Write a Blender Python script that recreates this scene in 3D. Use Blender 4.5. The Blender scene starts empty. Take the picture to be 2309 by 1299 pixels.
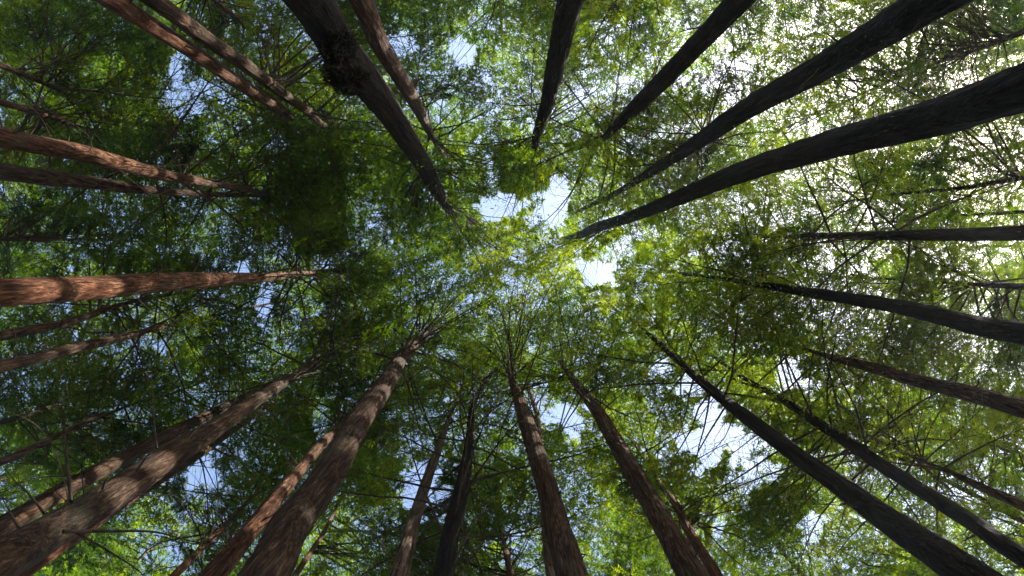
import bpy, math
import numpy as np
from mathutils import Vector, Matrix

# ------------------------------------------------------------------ camera, light, exposure
W, H = 2309.0, 1299.0
HFOV = math.radians(84.0)
F = W / 2 / math.tan(HFOV / 2)
VPX, VPY = 1150.0, 575.0                 # where the vertical direction (straight up) meets the picture
CAMZ = 1.5
SUN_EL, SUN_UP = math.radians(41), math.radians(21)
SUN_STRENGTH, SKY_STRENGTH, EXPOSURE = 5.0, 0.15, 1.75
sc = bpy.context.scene

zc = Vector(((VPX - W / 2), -(VPY - H / 2), -F)).normalized()
R0 = Matrix(((1, 0, 0), (0, -1, 0), (0, 0, -1)))
Q = (R0 @ zc).rotation_difference(Vector((0, 0, 1))).to_matrix()
RC = Q @ R0
cam = bpy.data.cameras.new("camera")
cam.sensor_width = 36
cam.lens = 18 / math.tan(HFOV / 2)
cam.clip_end = 2000
cam.clip_start = 0.05
camo = bpy.data.objects.new("camera", cam)
sc.collection.objects.link(camo)
camo.matrix_world = Matrix.Translation((0, 0, CAMZ)) @ RC.to_4x4()
sc.camera = camo
RCn = np.array(RC)

sun_dir = Vector((math.cos(SUN_EL) * math.cos(SUN_UP), -math.cos(SUN_EL) * math.sin(SUN_UP), math.sin(SUN_EL)))
world = bpy.data.worlds.new("World")
sc.world = world
world.use_nodes = True
wn = world.node_tree
wn.nodes.clear()
sky = wn.nodes.new("ShaderNodeTexSky")
sky.sky_type = 'NISHITA'
sky.sun_disc = False
sky.sun_elevation = SUN_EL
sky.sun_rotation = math.atan2(sun_dir.x, sun_dir.y)
sky.air_density = 1.0
sky.dust_density = 2.6
sky.ozone_density = 0.4
bg = wn.nodes.new("ShaderNodeBackground")
bg.inputs[1].default_value = SKY_STRENGTH
wo = wn.nodes.new("ShaderNodeOutputWorld")
wn.links.new(sky.outputs[0], bg.inputs[0])
wn.links.new(bg.outputs[0], wo.inputs[0])

sl = bpy.data.lights.new("sun", 'SUN')
sl.energy = SUN_STRENGTH
sl.angle = math.radians(0.53)
sl.color = (1.0, 0.95, 0.86)
so = bpy.data.objects.new("sun", sl)
sc.collection.objects.link(so)
so.rotation_euler = sun_dir.to_track_quat('Z', 'Y').to_euler()
so.location = (30, -15, 80)

sc.view_settings.view_transform = 'Standard'
sc.view_settings.look = 'None'
sc.view_settings.exposure = EXPOSURE
sc.view_settings.gamma = 1.0
sc.view_settings.use_curve_mapping = False
sc.render.engine = 'CYCLES'
sc.cycles.max_bounces = 5
sc.cycles.diffuse_bounces = 3
sc.cycles.transmission_bounces = 5
sc.cycles.glossy_bounces = 2
sc.cycles.use_denoising = True
sc.cycles.denoising_prefilter = 'ACCURATE'
sc.cycles.sample_clamp_indirect = 4.0

rng = np.random.default_rng(11)


# ------------------------------------------------------------------ numeric helpers
def unproj(px, py, h):
    """world point at height h seen at photo pixel (px, py)"""
    d = RCn @ np.array([px - W / 2, -(py - H / 2), -F])
    return np.array([0, 0, CAMZ]) + d * ((h - CAMZ) / d[2])


def proj(P):
    """photo pixels and depth of world points (n,3)"""
    q = (P - np.array([0, 0, CAMZ])) @ RCn
    dep = np.maximum(-q[:, 2], 1e-3)
    return W / 2 + F * q[:, 0] / dep, H / 2 - F * q[:, 1] / dep, -q[:, 2]


def h3(ix, iy, iz, s):
    n = (ix * 374761393 + iy * 668265263 + iz * 2147483647 + s * 1274126177) & 0xffffffff
    n = ((n ^ (n >> 13)) * 1274126177) & 0xffffffff
    return ((n ^ (n >> 16)) & 0xffff) / 65535.0


def vnoise(P, scale, seed=0):
    """value noise 0..1 at points (n,3)"""
    p = P * scale
    i = np.floor(p).astype(np.int64)
    f = p - i
    f = f * f * (3 - 2 * f)
    out = 0
    for a in (0, 1):
        wx = f[:, 0] if a else 1 - f[:, 0]
        for b in (0, 1):
            wy = f[:, 1] if b else 1 - f[:, 1]
            for c in (0, 1):
                wz = f[:, 2] if c else 1 - f[:, 2]
                out = out + wx * wy * wz * h3(i[:, 0] + a, i[:, 1] + b, i[:, 2] + c, seed)
    return out


def unit(v):
    return v / np.maximum(np.linalg.norm(v, axis=-1, keepdims=True), 1e-9)


def make_mesh(name, V, faces, mat, smooth=False, uv=None, attr=None):
    """faces: list of (n,k) int arrays"""
    me = bpy.data.meshes.new(name)
    V = np.asarray(V, dtype=np.float32)
    me.vertices.add(len(V))
    me.vertices.foreach_set("co", V.ravel())
    loops = np.concatenate([f.ravel() for f in faces]).astype(np.int32)
    tot = np.concatenate([np.full(len(f), f.shape[1], dtype=np.int32) for f in faces])
    start = np.concatenate([[0], np.cumsum(tot)[:-1]]).astype(np.int32)
    me.loops.add(len(loops))
    me.loops.foreach_set("vertex_index", loops)
    me.polygons.add(len(tot))
    me.polygons.foreach_set("loop_start", start)
    me.polygons.foreach_set("use_smooth", np.full(len(tot), smooth))
    if attr is not None:
        a = me.attributes.new(attr[0], 'FLOAT', 'POINT')
        a.data.foreach_set("value", np.asarray(attr[1], dtype=np.float32))
    me.materials.append(mat)
    me.update(calc_edges=True)
    return me


def add(name, me, parent=None, kind=None):
    o = bpy.data.objects.new(name, me)
    sc.collection.objects.link(o)
    if parent is not None:
        o.parent = parent
    if kind:
        o["kind"] = kind
    return o


def catmull(P, n):
    """dense curve through control rows P (m,k); n samples per span"""
    P = np.asarray(P, float)
    Pe = np.vstack([2 * P[0] - P[1], P, 2 * P[-1] - P[-2]])
    out = []
    for i in range(1, len(Pe) - 2):
        p0, p1, p2, p3 = Pe[i - 1:i + 3]
        t = np.linspace(0, 1, n, endpoint=False)[:, None]
        out.append(0.5 * (2 * p1 + (p2 - p0) * t + (2 * p0 - 5 * p1 + 4 * p2 - p3) * t ** 2 + (3 * p1 - p0 - 3 * p2 + p3) * t ** 3))
    out.append(P[-1:])
    return np.vstack(out)


def tube(C, R, sides, cap=True):
    """C (n,3) centres, R (n,) radii -> verts (n*sides,3), quads"""
    n = len(C)
    T = unit(np.gradient(C, axis=0))
    ref = np.array([0, 0, 1.0]) if abs(T[:, 2]).mean() < 0.7 else np.array([1.0, 0, 0])
    A = unit(np.cross(T, ref))
    B = np.cross(T, A)
    a = np.linspace(0, 2 * np.pi, sides, endpoint=False)
    V = C[:, None, :] + R[:, None, None] * (np.cos(a)[None, :, None] * A[:, None, :] + np.sin(a)[None, :, None] * B[:, None, :])
    V = V.reshape(-1, 3)
    i = np.arange(n - 1)[:, None] * sides
    j = np.arange(sides)[None, :]
    k = (j + 1) % sides
    Qd = np.stack([i + j, i + k, i + sides + k, i + sides + j], axis=-1).reshape(-1, 4)
    return V, Qd


# ------------------------------------------------------------------ materials
def nodes(name):
    m = bpy.data.materials.new(name)
    m.use_nodes = True
    nt = m.node_tree
    nt.nodes.clear()
    out = nt.nodes.new("ShaderNodeOutputMaterial")
    return m, nt, out


def ramp(nt, src, stops, interp='LINEAR'):
    r = nt.nodes.new("ShaderNodeValToRGB")
    r.color_ramp.interpolation = interp
    e = r.color_ramp.elements
    while len(e) < len(stops):
        e.new(0.5)
    for el, (p, c) in zip(e, stops):
        el.position = p
        el.color = (*c, 1)
    nt.links.new(src, r.inputs[0])
    return r.outputs[0]


def noise(nt, vec, scale, detail=4, rough=0.6):
    n = nt.nodes.new("ShaderNodeTexNoise")
    n.inputs["Scale"].default_value = scale
    n.inputs["Detail"].default_value = detail
    n.inputs["Roughness"].default_value = rough
    nt.links.new(vec, n.inputs["Vector"])
    return n.outputs[0]


def mapping(nt, scale):
    tc = nt.nodes.new("ShaderNodeTexCoord")
    mp = nt.nodes.new("ShaderNodeMapping")
    mp.inputs["Scale"].default_value = scale
    nt.links.new(tc.outputs["Object"], mp.inputs["Vector"])
    return mp.outputs[0]


def mixc(nt, fac, a, b, mode='MIX'):
    m = nt.nodes.new("ShaderNodeMix")
    m.data_type = 'RGBA'
    m.blend_type = mode
    if isinstance(fac, (int, float)):
        m.inputs[0].default_value = fac
    else:
        nt.links.new(fac, m.inputs[0])
    for s, v in ((6, a), (7, b)):
        if isinstance(v, tuple):
            m.inputs[s].default_value = (*v, 1)
        else:
            nt.links.new(v, m.inputs[s])
    return m.outputs[2]


def bark_material(name, dark, mid, light, lichen, lichen_amt, pale=0.0):
    m, nt, out = nodes(name)
    fib = mapping(nt, (1, 1, 0.055))
    fine = noise(nt, fib, 26, 6, 0.65)
    broad = noise(nt, fib, 11, 5, 0.62)
    patch = noise(nt, mapping(nt, (1, 1, 0.4)), 1.6, 4, 0.6)
    c = ramp(nt, fine, [(0.30, dark), (0.5, mid), (0.70, light)])
    c2 = ramp(nt, broad, [(0.36, (0.16, 0.14, 0.13)), (0.47, (0.6, 0.58, 0.56)), (0.62, (1.15, 1.15, 1.15))])
    c = mixc(nt, 0.8, c, c2, 'MULTIPLY')
    lm = ramp(nt, patch, [(0.55, (0, 0, 0)), (0.72, (lichen_amt,) * 3)])
    c = mixc(nt, lm, c, lichen)
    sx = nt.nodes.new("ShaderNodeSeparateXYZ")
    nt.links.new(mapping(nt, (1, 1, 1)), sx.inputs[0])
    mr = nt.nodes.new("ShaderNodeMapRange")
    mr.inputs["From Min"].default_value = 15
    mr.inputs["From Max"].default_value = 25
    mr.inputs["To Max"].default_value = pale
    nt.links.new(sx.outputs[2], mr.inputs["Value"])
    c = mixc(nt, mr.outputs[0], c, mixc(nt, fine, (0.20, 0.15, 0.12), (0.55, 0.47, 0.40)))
    # flaking plates: cross cracks
    vor = nt.nodes.new("ShaderNodeTexVoronoi")
    vor.feature = 'DISTANCE_TO_EDGE'
    vor.inputs["Scale"].default_value = 9
    nt.links.new(mapping(nt, (1, 1, 0.22)), vor.inputs["Vector"])
    crack = ramp(nt, vor.outputs["Distance"], [(0.0, (0.45, 0.42, 0.4)), (0.07, (1, 1, 1))])
    c = mixc(nt, 0.3, c, crack, 'MULTIPLY')
    c = mixc(nt, 1.0, c, (0.62, 0.54, 0.46), 'MULTIPLY')
    oi = nt.nodes.new("ShaderNodeObjectInfo")
    tone = ramp(nt, oi.outputs["Random"], [(0.0, (0.75, 0.80, 0.86)), (0.5, (1, 1, 1)), (1.0, (1.15, 0.98, 0.88))])
    c = mixc(nt, 1.0, c, tone, 'MULTIPLY')
    big = noise(nt, mapping(nt, (1, 1, 0.35)), 0.9, 3)
    c = mixc(nt, ramp(nt, big, [(0.42, (0, 0, 0)), (0.62, (0.55,) * 3)]), c, mixc(nt, 1.0, c, (0.75, 0.95, 1.15), 'MULTIPLY'))
    b = nt.nodes.new("ShaderNodeBsdfPrincipled")
    b.inputs["Roughness"].default_value = 0.9
    b.inputs["Specular IOR Level"].default_value = 0.15
    nt.links.new(c, b.inputs["Base Color"])
    h = nt.nodes.new("ShaderNodeMath")
    h.operation = 'ADD'
    nt.links.new(fine, h.inputs[0])
    nt.links.new(noise(nt, mapping(nt, (1, 1, 0.3)), 14, 5), h.inputs[1])
    h2 = nt.nodes.new("ShaderNodeMath")
    h2.operation = 'ADD'
    nt.links.new(h.outputs[0], h2.inputs[0])
    nt.links.new(broad, h2.inputs[1])
    bp = nt.nodes.new("ShaderNodeBump")
    bp.inputs["Strength"].default_value = 1.0
    bp.inputs["Distance"].default_value = 0.09
    nt.links.new(h2.outputs[0], bp.inputs["Height"])
    nt.links.new(bp.outputs[0], b.inputs["Normal"])
    nt.links.new(b.outputs[0], out.inputs[0])
    return m


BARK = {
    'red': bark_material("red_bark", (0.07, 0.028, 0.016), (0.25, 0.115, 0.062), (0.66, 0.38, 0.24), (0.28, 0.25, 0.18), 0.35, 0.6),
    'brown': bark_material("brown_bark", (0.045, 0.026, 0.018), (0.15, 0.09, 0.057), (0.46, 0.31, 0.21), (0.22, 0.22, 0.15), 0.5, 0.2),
    'dark': bark_material("shaded_bark", (0.02, 0.016, 0.014), (0.055, 0.042, 0.035), (0.11, 0.085, 0.07), (0.08, 0.09, 0.06), 0.6),  # backlit and shaded trunks: their shade is put into a darker bark colour
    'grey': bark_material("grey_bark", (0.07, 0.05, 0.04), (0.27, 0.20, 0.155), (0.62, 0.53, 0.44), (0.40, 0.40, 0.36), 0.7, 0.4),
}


def wood_material(name, a, b_):
    m, nt, out = nodes(name)
    c = ramp(nt, noise(nt, mapping(nt, (1, 1, 1)), 3.0, 3), [(0.35, a), (0.65, b_)])
    b = nt.nodes.new("ShaderNodeBsdfPrincipled")
    b.inputs["Roughness"].default_value = 0.85
    b.inputs["Specular IOR Level"].default_value = 0.2
    nt.links.new(c, b.inputs["Base Color"])
    nt.links.new(b.outputs[0], out.inputs[0])
    return m


LIMB = wood_material("limb_wood", (0.03, 0.022, 0.016), (0.085, 0.062, 0.043))
TWIG = wood_material("dead_twig_wood", (0.13, 0.09, 0.06), (0.30, 0.23, 0.16))


def leaf_material(name, c0, c1, c2, trans):
    m, nt, out = nodes(name)
    geo = nt.nodes.new("ShaderNodeNewGeometry")
    at = nt.nodes.new("ShaderNodeAttribute")
    at.attribute_name = "tint"
    n = noise(nt, geo.outputs["Position"], 0.45, 3)
    ad = nt.nodes.new("ShaderNodeMath")
    ad.operation = 'MULTIPLY_ADD'
    nt.links.new(at.outputs["Fac"], ad.inputs[0])
    ad.inputs[1].default_value = 0.5
    nt.links.new(n, ad.inputs[2])
    c = ramp(nt, ad.outputs[0], [(0.15, tuple(v * 0.45 for v in c0)), (0.45, c0), (0.75, c1), (1.0, c2)])  # lowest stop is the extra dark tone for leaves tinted as shaded
    tc = mixc(nt, 1.0, c, trans, 'MULTIPLY')
    d = nt.nodes.new("ShaderNodeBsdfDiffuse")
    nt.links.new(c, d.inputs[0])
    t = nt.nodes.new("ShaderNodeBsdfTranslucent")
    nt.links.new(tc, t.inputs[0])
    a1 = nt.nodes.new("ShaderNodeAddShader")
    nt.links.new(d.outputs[0], a1.inputs[0])
    nt.links.new(t.outputs[0], a1.inputs[1])
    g = nt.nodes.new("ShaderNodeBsdfGlossy")
    g.inputs["Roughness"].default_value = 0.45
    g.inputs[0].default_value = (0.8, 0.85, 0.9, 1)
    mx = nt.nodes.new("ShaderNodeMixShader")
    mx.inputs[0].default_value = 0.018
    nt.links.new(a1.outputs[0], mx.inputs[1])
    nt.links.new(g.outputs[0], mx.inputs[2])
    nt.links.new(mx.outputs[0], out.inputs[0])
    return m


LEAF = leaf_material("redwood_needles", (0.015, 0.034, 0.005), (0.036, 0.064, 0.005), (0.088, 0.108, 0.006), (2.6, 2.5, 0.4))

MOSS = wood_material("dark_moss", (0.010, 0.010, 0.006), (0.035, 0.032, 0.016))

# ------------------------------------------------------------------ ground
gm, nt, out = nodes("forest_floor")
c = ramp(nt, noise(nt, mapping(nt, (1, 1, 1)), 2.5, 6), [(0.35, (0.035, 0.022, 0.014)), (0.6, (0.10, 0.06, 0.035)), (0.75, (0.06, 0.09, 0.03))])
b = nt.nodes.new("ShaderNodeBsdfPrincipled")
b.inputs["Roughness"].default_value = 0.95
nt.links.new(c, b.inputs["Base Color"])
nt.links.new(b.outputs[0], out.inputs[0])
g = np.concatenate([-np.geomspace(900, 4, 26), np.linspace(-3, 3, 5), np.geomspace(4, 900, 26)])
gx, gy = np.meshgrid(g, g, indexing='ij')
gp = np.stack([gx.ravel(), gy.ravel(), np.zeros(gx.size)], 1)
gp[:, 2] = (vnoise(gp, 0.25, 5) - 0.5) * 0.3 - 0.05
n = len(g)
ii = (np.arange(n - 1)[:, None] * n + np.arange(n - 1)[None, :]).ravel()
add("ground", make_mesh("ground", gp, [np.stack([ii, ii + n, ii + n + 1, ii + 1], 1)], gm, True), kind="structure")

# air: thin haze that catches the sun between the crowns
hm, nt, out = nodes("haze")
pv = nt.nodes.new("ShaderNodeVolumePrincipled")
pv.inputs["Color"].default_value = (0.86, 0.93, 1.0, 1)
pv.inputs["Density"].default_value = 0.0007
pv.inputs["Anisotropy"].default_value = 0.6
nt.links.new(pv.outputs[0], out.inputs["Volume"])
hx = np.array([[x, y, z] for z in (-1.6, 60) for y in (-905, 905) for x in (-905, 905)], float)
hf = np.array([[0, 2, 3, 1], [4, 5, 7, 6], [0, 1, 5, 4], [2, 6, 7, 3], [0, 4, 6, 2], [1, 3, 7, 5]])
add("haze", make_mesh("haze", hx, [hf], hm), kind="stuff")


# ------------------------------------------------------------------ openings between the crowns (photo px: x, y, rx, ry, strength)
GAPS = [
    (1140, 470, 48, 28, .9), (1250, 445, 28, 44, .95), (1200, 490, 50, 20, .6), (1345, 610, 36, 50, 1), (1390, 560, 36, 24, .7), (1440, 520, 50, 18, .6),
    (1170, 640, 45, 28, .7), (1215, 672, 25, 25, .6), (1080, 660, 20, 22, .6), (1290, 690, 25, 12, .5), (1190, 600, 25, 18, .4),
    (1610, 995, 76, 58, 1), (1590, 930, 40, 40, .9), (1700, 1060, 60, 50, .75), (1575, 870, 35, 35, .8), (1490, 830, 30, 25, .6), (1650, 1110, 50, 40, .6),
    (1740, 1010, 60, 30, .6), (1830, 1190, 28, 40, .8), (1800, 1240, 60, 30, .4), (1620, 1170, 25, 60, .5),
    (1620, 130, 60, 55, 1), (1560, 190, 70, 40, .9), (1500, 60, 50, 50, .7), (1640, 220, 70, 40, .8), (1760, 80, 90, 26, .9), (1490, 110, 50, 40, .7), (1700, 160, 60, 30, .6),
    (1920, 215, 40, 40, .9), (1950, 90, 30, 60, .5), (1840, 290, 80, 22, .8), (1980, 330, 40, 22, .6), (2080, 60, 60, 50, .5), (2210, 20, 40, 20, .6), (2100, 170, 70, 30, .5),
    (1960, 390, 60, 25, .6), (1995, 500, 110, 18, .8), (1960, 560, 110, 20, .9), (1870, 590, 60, 26, .8), (2180, 560, 100, 26, .8), (2210, 620, 60, 40, .6), (1760, 520, 60, 30, .5),
    (1660, 480, 50, 30, .5), (2060, 470, 90, 30, .5), (1775, 840, 40, 36, .8), (1820, 870, 30, 30, .5), (2200, 700, 50, 30, .4), (2280, 850, 40, 30, .4), (2160, 940, 30, 30, .5),
    (2260, 1010, 40, 30, .6), (2200, 1110, 80, 22, .6), (2280, 1180, 40, 22, .6), (2230, 1060, 50, 30, .4),
    (1265, 925, 55, 45, .9), (1215, 900, 30, 40, .7), (1300, 960, 45, 25, .7), (1330, 1000, 40, 25, .4),
    (950, 1090, 45, 60, .95), (920, 1010, 45, 30, .6), (990, 1130, 20, 40, .8), (930, 800, 40, 26, .5), (1010, 795, 30, 14, .6), (960, 830, 50, 20, .5),
    (590, 690, 22, 42, .95), (545, 605, 22, 16, .9), (610, 790, 50, 45, .35), (600, 655, 40, 18, .6), (590, 560, 40, 30, .35),
    (400, 155, 22, 28, 1), (430, 220, 50, 40, .8), (380, 200, 30, 60, .6), (500, 215, 60, 35, .7), (480, 300, 30, 40, .5), (620, 325, 35, 16, .7), (560, 350, 30, 16, .4),
    (900, 100, 40, 30, .8), (1045, 115, 26, 24, .9), (1080, 70, 26, 40, .6), (900, 60, 30, 30, .5), (985, 250, 30, 50, .5), (920, 240, 20, 40, .5),
    (1095, 170, 14, 25, .7), (1100, 330, 10, 60, .5), (1110, 420, 14, 50, .7), (720, 120, 35, 40, .6), (690, 70, 20, 40, .5), (830, 480, 40, 30, .6), (870, 520, 60, 40, .4),
    (800, 530, 25, 30, .5), (980, 440, 22, 25, .6), (1360, 70, 26, 60, .6), (1420, 60, 60, 30, .5), (1310, 120, 16, 40, .4),
    (30, 440, 50, 40, .6), (60, 500, 50, 30, .5), (200, 290, 30, 25, .4), (440, 490, 80, 40, .4), (150, 560, 60, 30, .3), (420, 540, 40, 40, .3), (280, 460, 40, 20, .4),
    (450, 1070, 30, 40, .9), (480, 1040, 60, 30, .5), (480, 1130, 50, 50, .5), (310, 930, 60, 28, .6), (210, 960, 40, 24, .5), (120, 740, 60, 20, .4), (310, 790, 60, 40, .5),
    (10, 1155, 20, 25, .6), (360, 1230, 60, 50, .45), (420, 1290, 50, 30, .4), (730, 940, 25, 50, .6), (1170, 1230, 30, 50, .6), (1230, 1290, 40, 20, .5), (1120, 1290, 30, 20, .4),
    (230, 700, 70, 20, .4), (900, 850, 40, 24, .3), (1500, 1000, 25, 60, .3), (1480, 660, 30, 20, .3),
]
GAP = np.array(GAPS)
GAP[:, 2:4] *= np.where(GAP[:, 0] > 1440, 0.8, 0.86)[:, None]
GAP[:, 4] *= np.where((GAP[:, 0] > 1440) & (GAP[:, 1] < 640), 0.62, 1.0)
GCELL = {}


def gap_exact(px, py):
    """how open the canopy is at photo pixel: 0 closed .. 1 open"""
    v = np.zeros(len(px))
    P = np.stack([px, py, np.zeros(len(px))], 1)
    wob = (vnoise(P, 1 / 38.0, 3) - .5) * 1.1 + (vnoise(P, 1 / 15.0, 4) - .5) * 1.0 + (vnoise(P, 1 / 6.0, 6) - .5) * 0.7
    for x, y, rx, ry, s in GAP:
        d = ((px - x) / rx) ** 2 + ((py - y) / ry) ** 2
        m = d < 4
        dd = np.sqrt(d[m]) + wob[m]
        v[m] = np.maximum(v[m], s * np.clip(1.55 - dd, 0, 0.55) / 0.55)
    return v


GX, GY = np.meshgrid(np.arange(-200, W + 200, 3.0), np.arange(-200, H + 200, 3.0))
GRID = gap_exact(GX.ravel(), GY.ravel()).reshape(GX.shape)


def gap_value(px, py):
    ix = ((px + 200) / 3).astype(int)
    iy = ((py + 200) / 3).astype(int)
    ok = (ix >= 0) & (iy >= 0) & (ix < GRID.shape[1]) & (iy < GRID.shape[0])
    return np.where(ok, GRID[np.clip(iy, 0, GRID.shape[0] - 1), np.clip(ix, 0, GRID.shape[1] - 1)], 0)


# ------------------------------------------------------------------ foliage
LEAFCOUNT = [0]
DENS = 1.0


def leaves_on_twigs(S, D, L, N, dens=1.0, fine=1.0, cull=True, tint=0.0):
    """leaf triangles on twigs: S starts, D unit dirs, L lengths, N plane normals. Returns verts, tris, tint"""
    mid = S + D * L[:, None] * 0.5
    px, py, dep = proj(mid)
    inside = (px > -50) & (px < W + 50) & (py > -50) & (py < H + 50) & (dep > 1)
    if cull:
        gv = gap_value(px, py)
        keep = rng.random(len(S)) > gv * 1.06
        S, D, L, N, mid, dep, inside = S[keep], D[keep], L[keep], N[keep], mid[keep], dep[keep], inside[keep]
    if len(S) == 0:
        return np.zeros((0, 3)), np.zeros((0, 3), int), np.zeros(0)
    sc_ = np.clip(mid[:, 2] / 26.0, 0.5, 1.5) * fine
    sc_ = np.where(inside, sc_, sc_ * 3.6)
    step = 0.029 * sc_ / (DENS * dens)
    step = np.where(inside, step, step * 5.0)
    cnt = np.maximum(2, (L / step + rng.random(len(L)))).astype(int)
    idx = np.repeat(np.arange(len(S)), cnt)
    first = np.repeat(np.cumsum(cnt) - cnt, cnt)
    k = np.arange(len(idx)) - first
    t = (k + rng.random(len(idx))) / cnt[idx]
    side = np.where(k % 2 == 0, 1.0, -1.0)
    d, nn, s = D[idx], N[idx], sc_[idx]
    lat = np.cross(nn, d) * side[:, None]
    m = len(idx)
    spread = rng.uniform(0.35, 1.2, m)[:, None]
    ld = unit(d * 0.8 + lat * spread + rng.normal(0, 0.25, (m, 3)) + np.array([0, 0, -0.12]))
    P = S[idx] + d * (t * L[idx])[:, None] + rng.normal(0, 0.02, (m, 3)) * s[:, None]
    ln = rng.uniform(0.095, 0.20, m) * s * (1.12 - 0.5 * t)
    wd = rng.uniform(0.032, 0.058, m) * s
    wv = unit(np.cross(ld, nn + rng.normal(0, 0.5, (m, 3)))) * (wd * 0.5)[:, None]
    base = P + ld * (ln * 0.35)[:, None]
    tip = P + ld * ln[:, None]
    V = np.stack([P - wv * 0.25, base + wv, tip, base - wv], 1)
    near = (s < 0.8) & (ln > 0)
    # near leaves: kite of two triangles; far ones: one triangle
    Vn = V[near].reshape(-1, 3)
    Vf = np.stack([P[~near] - wv[~near], P[~near] + wv[~near], tip[~near]], 1).reshape(-1, 3)
    qn = np.arange(near.sum())[:, None] * 4
    Tn = np.concatenate([qn + [0, 1, 2], qn + [0, 2, 3]]) if near.any() else np.zeros((0, 3), int)
    Tf = np.arange((~near).sum())[:, None] * 3 + [0, 1, 2] + len(Vn)
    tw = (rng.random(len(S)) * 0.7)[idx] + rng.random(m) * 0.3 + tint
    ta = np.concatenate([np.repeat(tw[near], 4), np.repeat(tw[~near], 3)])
    Tt = np.concatenate([Tn, Tf])
    LEAFCOUNT[0] += len(Tt)
    return np.concatenate([Vn, Vf]), Tt, ta


ALLFOL = []
CELL = 30.0
NCX, NCY = int(W / CELL) + 1, int(H / CELL) + 1


class Foliage:
    def __init__(s):
        s.V, s.T, s.A, s.n = [], [], [], 0
        ALLFOL.append(s)

    def add(s, V, T, A):
        if len(V):
            s.V.append(V); s.T.append(T + s.n); s.A.append(A); s.n += len(V)

    def merge(s):
        if s.n and len(s.V) > 1:
            s.V, s.T, s.A = [np.concatenate(s.V)], [np.concatenate(s.T)], [np.concatenate(s.A)]

    def cells(s):
        """picture cell and covered area (photo px^2) of every leaf triangle"""
        V, T = s.V[0], s.T[0]
        X, Y, D = proj(V)
        X, Y = X[T], Y[T]
        ar = 0.5 * np.abs((X[:, 1] - X[:, 0]) * (Y[:, 2] - Y[:, 0]) - (X[:, 2] - X[:, 0]) * (Y[:, 1] - Y[:, 0]))
        cx, cy = np.floor(X.mean(1) / CELL).astype(int), np.floor(Y.mean(1) / CELL).astype(int)
        ok = (cx >= 0) & (cx < NCX) & (cy >= 0) & (cy < NCY) & (D[T[:, 0]] > 1)
        return np.where(ok, cy * NCX + cx, -1), np.where(ok, ar, 0)

    def build(s, origin, parent, mat, keep=None):
        if s.n:
            s.merge()
            V, T, A = s.V[0] - origin, s.T[0], s.A[0]
            if keep is not None:
                T = T[keep]
                used = np.unique(T)
                remap = np.zeros(len(V), int)
                remap[used] = np.arange(len(used))
                V, A, T = V[used], A[used], remap[T]
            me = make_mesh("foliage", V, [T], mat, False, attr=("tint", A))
            add("foliage", me, parent, "stuff")


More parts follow.
